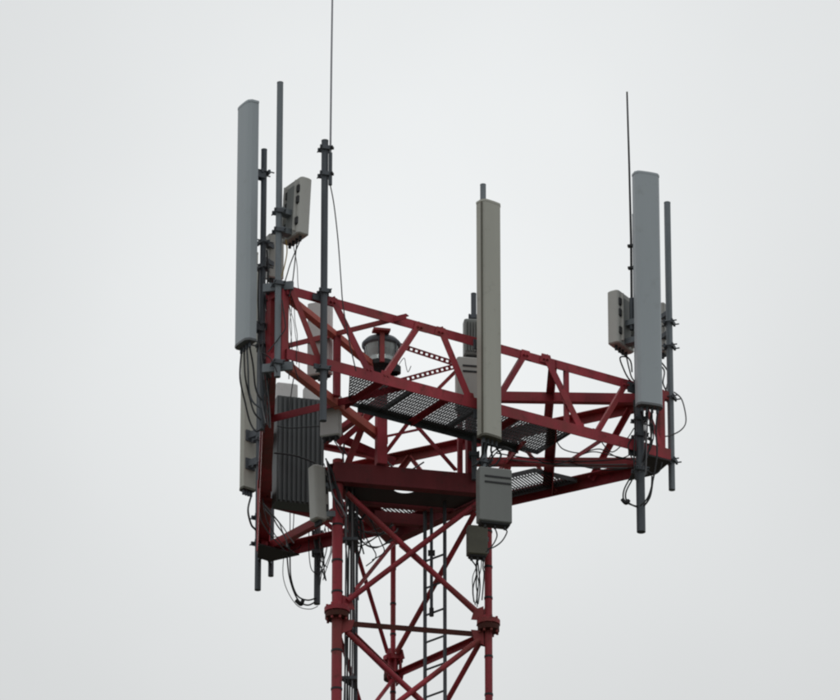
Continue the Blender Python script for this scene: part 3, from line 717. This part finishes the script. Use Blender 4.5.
# ================================================================== beacon lamp on the central post
zb0 = row(PC, 374)
bc = thing('beacon_lamp', (PC.x, PC.y, zb0), 'round glass obstruction beacon with dark cap on a red post', 'lamp')
X, Y = PC.x, PC.y
def lathe(prof, n_=28):
    g = G(); vs = []
    for (r, z) in prof: vs += [(X+r*math.cos(2*math.pi*i/n_), Y+r*math.sin(2*math.pi*i/n_), z) for i in range(n_)]
    for k in range(len(prof)-1): g.add(vs, [(k*n_+i, k*n_+(i+1) % n_, (k+1)*n_+(i+1) % n_, (k+1)*n_+i) for i in range(n_)], True)
    g.add(vs, [tuple(range(n_-1, -1, -1)), tuple(range((len(prof)-1)*n_, len(prof)*n_))]); return g
lathe([(0.10, zb0-0.03), (0.13, zb0+0.02), (0.17, zb0+0.05), (0.17, zb0+0.09), (0.145, zb0+0.11)]).build('base', BLACK, bc)
lathe([(0.135, zb0+0.10), (0.150, zb0+0.16), (0.165, zb0+0.22), (0.175, zb0+0.29)]).build('lens', LENS, bc)
lathe([(0.185, zb0+0.285), (0.195, zb0+0.30), (0.195, zb0+0.325), (0.16, zb0+0.365), (0.07, zb0+0.39), (0.02, zb0+0.395)]).build('cap', DGALV, bc)
for k in range(6):
    a = k*math.pi/3+0.4; p = Vector((X+.165*math.cos(a), Y+.165*math.sin(a), zb0+.09)); q = Vector((X+.188*math.cos(a), Y+.188*math.sin(a), zb0+.30)); G().tube(p, q, .007, 6).build('cage_rod', DGALV, bc)
G().box((X-0.0, Y-0.205, zb0+0.375), 0.085, 0.05, 0.012, 0.2).build('lid_plate', RED, bc); G().box((X+0.01, Y-0.20, zb0+0.21), 0.022, 0.012, 0.17, 0.2).build('strap', RED, bc)
G().box((X+0.01, Y-0.13, zb0+0.372), 0.06, 0.10, 0.010, 0.2).build('lid_arm', RED, bc)
G().tube((X+0.135, Y-0.06, zb0-0.02), (X+0.135, Y-0.06, zb0+0.05), 0.06, 16).build('junction_box', BLACK, bc)
G().box((X+0.08, Y-0.04, zb0), 0.08, 0.05, 0.02, 0).build('shelf', RED, bc)

# ================================================================== ladder inside the tower
dl = Vector((0.72, -0.69, 0)).normalized()
La = at(at_y(425, 600, 0.12), 0); Lb = La+dl*0.27
tl = thing('ladder', (La.x, La.y, 0.02), 'narrow steel ladder with sloping rungs inside the lattice tower', 'ladder')
ztl = ZB-0.02
for P in (La, Lb): G().box((P.x, P.y, (0.02+ztl)/2), 0.012, 0.014, (ztl-0.02)/2, 0.75).build('rail', DGALV, tl)
zr = row(La, 615.5); k0 = int((zr-0.3)/0.29)
src = None
zi = zr+0.29*2-0.0
while zi > 0.2:
    if src is None:
        src = G().tube(at(La, zi), at(Lb, zi), 0.011, 8).build('rung', DGALV, tl); zsrc = zi
    else:
        c = src.copy(); c.location = (0, 0, zi-zsrc); S.collection.objects.link(c); c.parent = tl
    zi -= 0.29
Pp = at(at_y(431.5, 600, 0.02), 0)
cp = thing('cable_conduit', (Pp.x, Pp.y, row(Pp, 617)), 'short dark conduit pipe hanging beside the ladder under the deck', 'pipe')
G().tube(at(Pp, row(Pp, 614)), at(Pp, ZB-0.095), 0.016, 12).build('pipe', DGALV, cp); G().tube(at(Pp, row(Pp, 616)), at(Pp, row(Pp, 608)), 0.023, 12).build('end_fitting', BLACK, cp)
G().box(at(Pp, row(Pp, 553)), 0.035, 0.02, 0.025).build('clip', BLACK, cp)
# cable riser by the first leg
Pr = at(at_y(356.5, 620, TL.y+0.45), 0)
rs = thing('cable_riser', (Pr.x, Pr.y, 0.02), 'vertical dark rail with black cables beside a tower leg', 'cable rail')
G().box((Pr.x, Pr.y, (ZB+0.02)/2), 0.013, 0.02, (ZB-0.02)/2).build('rail', DGALV, rs)
for k in range(5):
    x0 = TL.x+0.085+0.022*k*0.9; y0 = TL.y+0.16+0.05*(k % 3)
    pts = [Vector((x0+0.006*math.sin(z*1.3+k), y0, z)) for z in [0.05+(ZB-0.1)*i/60 for i in range(61)]]
    G().path(pts, 0.009, 6).build('cable', BLACK if k % 3 else GCABLE, rs)
zz = 1.0
while zz < ZB-0.2:
    G().hexa([Vector((TL.x+a, TL.y+b_, zz+c)) for c in (-.015, .015) for a, b_ in ((.04, .14), (.20, .14), (.20, .47), (.04, .18))]).build('bracket', DGALV, rs); zz += BAY

# ================================================================== cables
def bundle(label, lines, mats=None, r=0.008, group=None):
    base = lines[0][0]; t = thing('cable_bundle', base, label, 'cables', group)
    for i, ln in enumerate(lines):
        m = (mats[i] if mats else BLACK); rr = r[i] if isinstance(r, (list, tuple)) else r
        G().path(spline(ln), rr, 6).build('cable', m, t)
    return t
def pts(y, *uv): return [at_y(u, v, y) for u, v in uv]
# under antenna A
yA = CA.y; yP = P2.y-0.06
bundle('black cables looping down from the long grey antenna to its pole', [
    [conA[0]] + [at_y(240, 378, yA), at_y(245, 402, yA+.05), at_y(250, 422, yA+.08), at_y(256, 431, yP), at_y(262, 428, yP)],
    [conA[1]] + [at_y(245, 375, yA), at_y(249, 395, yA+.05), at_y(254, 412, yP), at_y(261, 420, yP)],
    [conA[2]] + [at_y(248, 368, yA), at_y(249, 390, yA+.05), at_y(253, 402, yP), at_y(261, 408, yP)],
    [conA[3]] + [at_y(253, 365, yA), at_y(255, 385, yA+.05), at_y(258, 395, yP), at_y(262, 400, yP)]], [BLACK, BLACK, DGALV, BLACK], .009)
y = P5.y-0.05
bundle('black cable below the narrow beige antenna', [[con2[0]]+pts(y, (248, 510), (251, 524), (255, 529), (258, 533))], r=.011)
# near the first corner: antenna 1 leads
y = P1.y+0.05
bundle('thin leads dropping from the small slotted back antenna', [
    [con1[0]]+pts(y, (291, 262), (287, 275), (283, 288)), [con1[1]]+pts(y, (294, 270), (292, 285), (289, 297)),
    [con1[2]]+pts(y+.1, (297, 265), (298, 285), (300, 296)), pts(y, (286, 240), (287, 252), (284, 268), (280, 282)),
    pts(P1.y-.05, (282, 300), (285, 322), (285, 329), (279, 338), (268, 352)), pts(P1.y-.05, (264, 340), (262, 352), (270, 358), (277, 372))],
    [BLACK, BLACK, GCABLE, YCABLE, BLACK, BLACK], [.006, .006, .004, .006, .006, .006])
# cabinet cables
y = mid_.y-0.12
bundle('black cable draped across the front of the ribbed cabinet', [pts(y, (274, 453), (285, 454), (300, 457), (318, 465), (326, 476))], r=.009)
bundle('dark leads strung above the ribbed cabinet', [pts(y+.05, (294, 376), (292, 388), (290, 404), (288, 420)), pts(y+.05, (297, 378), (306, 386), (315, 394)), pts(y+.05, (296, 372), (308, 384), (318, 392)), pts(y+.02, (277, 426), (290, 428), (306, 427), (322, 426))], r=.006)
# whip cable
y = P4.y-0.05
bundle('thin coaxial lead falling from the whip pole through the truss', [[w0]+pts(y, (334, 205), (338, 240), (341, 280), (343, 305), (349, 340), (356, 371))], r=.006)
# centre
y = TL.y+0.2
bundle('grey lead sagging over the tower head beam', [pts(y, (384, 458), (395, 469), (406, 472), (416, 467), (424, 462))], [GCABLE], .008)
bundle('thin curled wire beside the beacon lamp', [pts(PC.y, (398, 366), (404, 358), (406, 366), (408, 372), (411, 366))], [GCABLE], .004)
# right corner
y = P7.y-0.03
bundle('black cables below the wide grey antenna running into the pole', [
    [conC[0]]+pts(y, (643, 425), (639, 440), (637, 455)), [conC[1]]+pts(y-.1, (647, 425), (646, 445), (642, 462)),
    [conC[2]]+pts(y-.1, (650, 422), (651, 438), (647, 458)), [conC[3]]+pts(y-.1, (656, 430), (657, 455), (653, 480), (648, 497), (640, 506))], r=.009)
bundle('black looped cables hanging at the thick dark pole foot', [
    pts(y, (630, 478), (624, 490), (624, 500), (632, 505), (642, 507), (650, 497), (653, 480)),
    pts(y, (632, 480), (626, 492), (627, 501), (636, 506), (646, 503), (651, 490), (652, 476)),
    pts(y, (622, 499), (626, 503), (629, 500))], r=[.008, .008, .02])
bundle('grey lead arcing out from the slim pole and back', [pts(P8.y-.03, (674, 392), (682, 400), (686, 420), (681, 430), (668, 436), (655, 436))], [GCABLE], .007)
y = P7.y+0.25
bundle('dark cables sagging along the lower radial beam', [
    pts(y, (575, 464), (590, 468), (607, 470), (622, 469), (636, 467)), pts(y, (492, 452), (505, 447), (525, 452), (545, 463), (565, 462), (590, 452), (610, 455), (632, 460)),
    pts(y, (556, 440), (563, 449), (580, 453), (600, 449), (620, 458), (634, 452)), pts(y, (600, 440), (612, 452), (626, 440), (634, 428))], r=.006)
bundle('leads hanging from the antenna tucked behind the wide panel', [[con3[0]]+pts(P3c.y, (620, 358), (624, 370), (629, 379), (637, 386)), [con3[1]]+pts(P3c.y, (626, 356), (629, 368), (632, 378), (638, 384)), [con3[2]]+pts(P3c.y, (630, 360), (632, 372))], r=.008)
bundle('leads below the pale narrow box on the slim pole', [[conH[0]]+pts(CH.y, (664, 370), (663, 383), (667, 392)), [conH[1]]+pts(CH.y, (668, 372), (667, 386), (664, 394))], r=.008)
# front box leads
y = CF.y
bundle('curled leads under the slotted grey radio box', [[conF[1]]+pts(y, (497, 536), (492, 546), (486, 552)), [conF[2]]+pts(y, (507, 532), (502, 541), (494, 547), (487, 549)),
    pts(y+.1, (487, 462), (494, 451), (504, 447), (512, 450)), pts(y+.1, (489, 463), (497, 452), (508, 449))], r=.007)
y = CG.y
bundle('black leads from small olive box down the tower leg', [[conG[0]]+pts(y, (477, 570), (473, 588), (474, 602)), [conG[1]]+pts(y, (479, 572), (480, 588), (478, 604)), [conG[2]]+pts(y, (483, 568), (484, 575), (482, 600))], r=.007)
# below the small tilted antenna
y = PQ.y-0.03
bundle('looped leads swinging below the short dark pole stub', [
    pts(y, (287, 555), (289, 575), (294, 592), (300, 602), (308, 605), (315, 602)), pts(y, (290, 557), (291, 578), (297, 595), (307, 600), (316, 598)),
    pts(y, (284, 553), (283, 575), (288, 592), (298, 606), (310, 609), (318, 606)), pts(y, (296, 600), (301, 604), (303, 600)),
    pts(y, (309, 530), (309, 552), (311, 568), (316, 574)), pts(y, (328, 528), (331, 548), (327, 562), (322, 572), (320, 585)), pts(y, (332, 530), (332, 550), (326, 570), (323, 580)), pts(y, (325, 528), (327, 545), (324, 560), (320, 575))],
    [BLACK, BLACK, BLACK, BLACK, BLACK, BLACK, GCABLE, BLACK], [.008, .008, .004, .022, .005, .005, .005, .006])
bundle('leads strung between pole stub and corner of the platform', [pts(y+.1, (262, 536), (274, 537), (288, 535), (302, 528), (316, 520)), pts(y+.1, (290, 500), (290, 530), (289, 553)), pts(y+.1, (294, 503), (293, 530), (288, 556)), pts(y+.1, (288, 552), (298, 548), (306, 541), (315, 545))], r=.005)
# inside the tower under the deck
y = TL.y+0.5
bundle('tangle of leads under the dark deck inside the tower', [
    pts(y, (345, 520), (352, 512), (360, 520), (366, 514), (372, 522)), pts(y, (350, 515), (350, 540), (353, 570), (350, 600)), pts(y, (360, 518), (361, 545), (357, 565), (358, 600)),
    pts(y, (358, 534), (366, 545), (378, 547), (392, 540)), pts(y, (356, 520), (368, 541), (376, 556), (366, 566)), pts(y, (372, 522), (380, 540), (384, 552), (372, 560)), pts(y, (344, 498), (352, 510), (362, 522), (364, 540))], [BLACK, BLACK, BLACK, GCABLE, BLACK, BLACK, GCABLE], [.012, .012, .01, .006, .006, .006, .008])
y = P2.y-0.05
bundle('black jumpers taped along the dark pole near cabinet', [
    pts(y, (267, 250), (268, 275), (266, 300), (268, 330), (266, 352), (267, 380)), pts(y, (259, 268), (258, 300), (259, 330), (257, 352)),
    pts(y-.02, (266, 300), (273, 305), (275, 316), (268, 322), (266, 330)), pts(y, (264, 380), (266, 400), (264, 425)),
    pts(P5.y-.08, (264, 430), (266, 450), (264, 480), (266, 520), (262, 548))], [BLACK, BLACK, BLACK, BLACK, GCABLE], [.009, .008, .007, .009, .006])
y = P9.y-0.02
bundle('dark jumpers bunched below the olive panel antenna', [
    [conB[0]]+pts(y, (482, 455), (478, 463), (472, 466)), [conB[1]]+pts(y, (486, 452), (484, 462), (480, 468)), [conB[2]]+pts(y, (491, 450), (492, 458), (487, 466), (482, 468)),
    [conB[3]]+pts(y, (497, 449), (501, 455), (496, 464), (488, 467))], r=.010)
y = P7.y-0.07
bundle('thin jumpers and splices strapped to the thick dark pole', [
    pts(y, (634, 400), (635, 430), (634, 460), (636, 480)), pts(y, (645, 424), (652, 428), (653, 440), (646, 446)), pts(y, (649, 424), (652, 425), (653, 430)), pts(y, (648, 438), (651, 440), (651, 444)),
    pts(y, (646, 470), (654, 474), (660, 470), (662, 462)), pts(y, (632, 438), (628, 446), (632, 458), (637, 462))], r=[.009, .007, .017, .017, .007, .007])
y = TL.y+0.25
bundle('dark leads and splices gathered beside the tower leg head', [
    pts(y, (340, 425), (344, 445), (342, 470), (347, 500), (345, 530), (347, 560)), pts(y, (334, 430), (338, 442), (345, 452), (352, 462)), pts(y, (328, 425), (334, 440), (343, 456), (344, 480)),
    pts(y, (374, 434), (378, 440), (383, 448)), pts(y, (377, 432), (381, 440), (381, 455))], [BLACK, BLACK, GCABLE, BLACK, BLACK], [.009, .007, .006, .018, .018])
rc = random.Random(21)
def tangle(label, A, B, y, k, sag=0.10, r=.005, mats=(BLACK, BLACK, GCABLE), dy=0.08):
    lines = []; ms = []; rs_ = []
    for i in range(k):
        (u0, v0), (u1, v1) = [(e[0]+rc.uniform(-e[2], e[2]), e[1]+rc.uniform(-e[3], e[3])) for e in (A, B)]
        a, b_ = at_y(u0, v0, y+rc.uniform(-dy, dy)), at_y(u1, v1, y+rc.uniform(-dy, dy)); ln = []
        sx = rc.uniform(-1, 1)*sag*0.8; sz = rc.uniform(0.2, 1)*sag
        for j in range(6):
            f = j/5; q = a.lerp(b_, f); h = math.sin(math.pi*f)
            ln.append(q+Vector((sx*h+(rc.uniform(-.012, .012) if 0 < j < 5 else 0), 0, -sz*h*(1 if abs(u1-u0) > abs(v1-v0) else 0.2))))
        lines.append(ln); ms.append(rc.choice(mats)); rs_.append(r*rc.uniform(0.7, 1.5))
    return bundle(label, lines, ms, rs_)
tangle('tangled leads along the paired poles beside the long grey antenna', (262, 340, 5, 6), (266, 425, 5, 8), P2.y-0.05, 7, .05)
tangle('thin wires hanging in the truss corner behind the tall pole', (287, 290, 5, 4), (292, 372, 8, 8), P1.y+0.15, 6, .06, .004)
tangle('snarl of leads beside the riser inside the tower head', (350, 492, 6, 5), (356, 545, 8, 14), TL.y+0.4, 9, .10, .006)
tangle('drooping leads under the rear of the dark deck', (352, 525, 8, 5), (392, 530, 6, 8), TL.y+0.7, 7, .26, .005)
tangle('knot of leads below the small tilted white antenna', (318, 525, 8, 3), (322, 572, 8, 10), PQ.y-0.05, 8, .12, .005)
tangle('thin leads falling below the small olive box', (480, 556, 5, 2), (480, 606, 5, 5), CG.y, 4, .06, .005)
tangle('black feeders strapped along the first tower leg', (347, 560, 2, 4), (346, 715, 4, 5), TL.y+0.12, 3, .04, .006)
tangle('slack leads looped along the lower radial bar', (500, 456, 8, 4), (630, 462, 5, 6), P7.y+0.3, 3, .08, .005)
tangle('jumper leads crowding the foot of wide grey panel', (648, 411, 8, 2), (643, 470, 6, 10), P7.y-0.1, 6, .08, .006)
tangle('leads between beige antenna pole and cabinet foot', (262, 505, 3, 8), (290, 545, 8, 8), mid_.y, 5, .12, .005)
tangle('leads clipped behind the white antenna near tower leg', (326, 462, 4, 4), (346, 512, 4, 6), TL.y-0.08, 6, .06, .006, (BLACK, GCABLE, BLACK))
for o in S.objects:
    if '_o' in o: del o['_o']
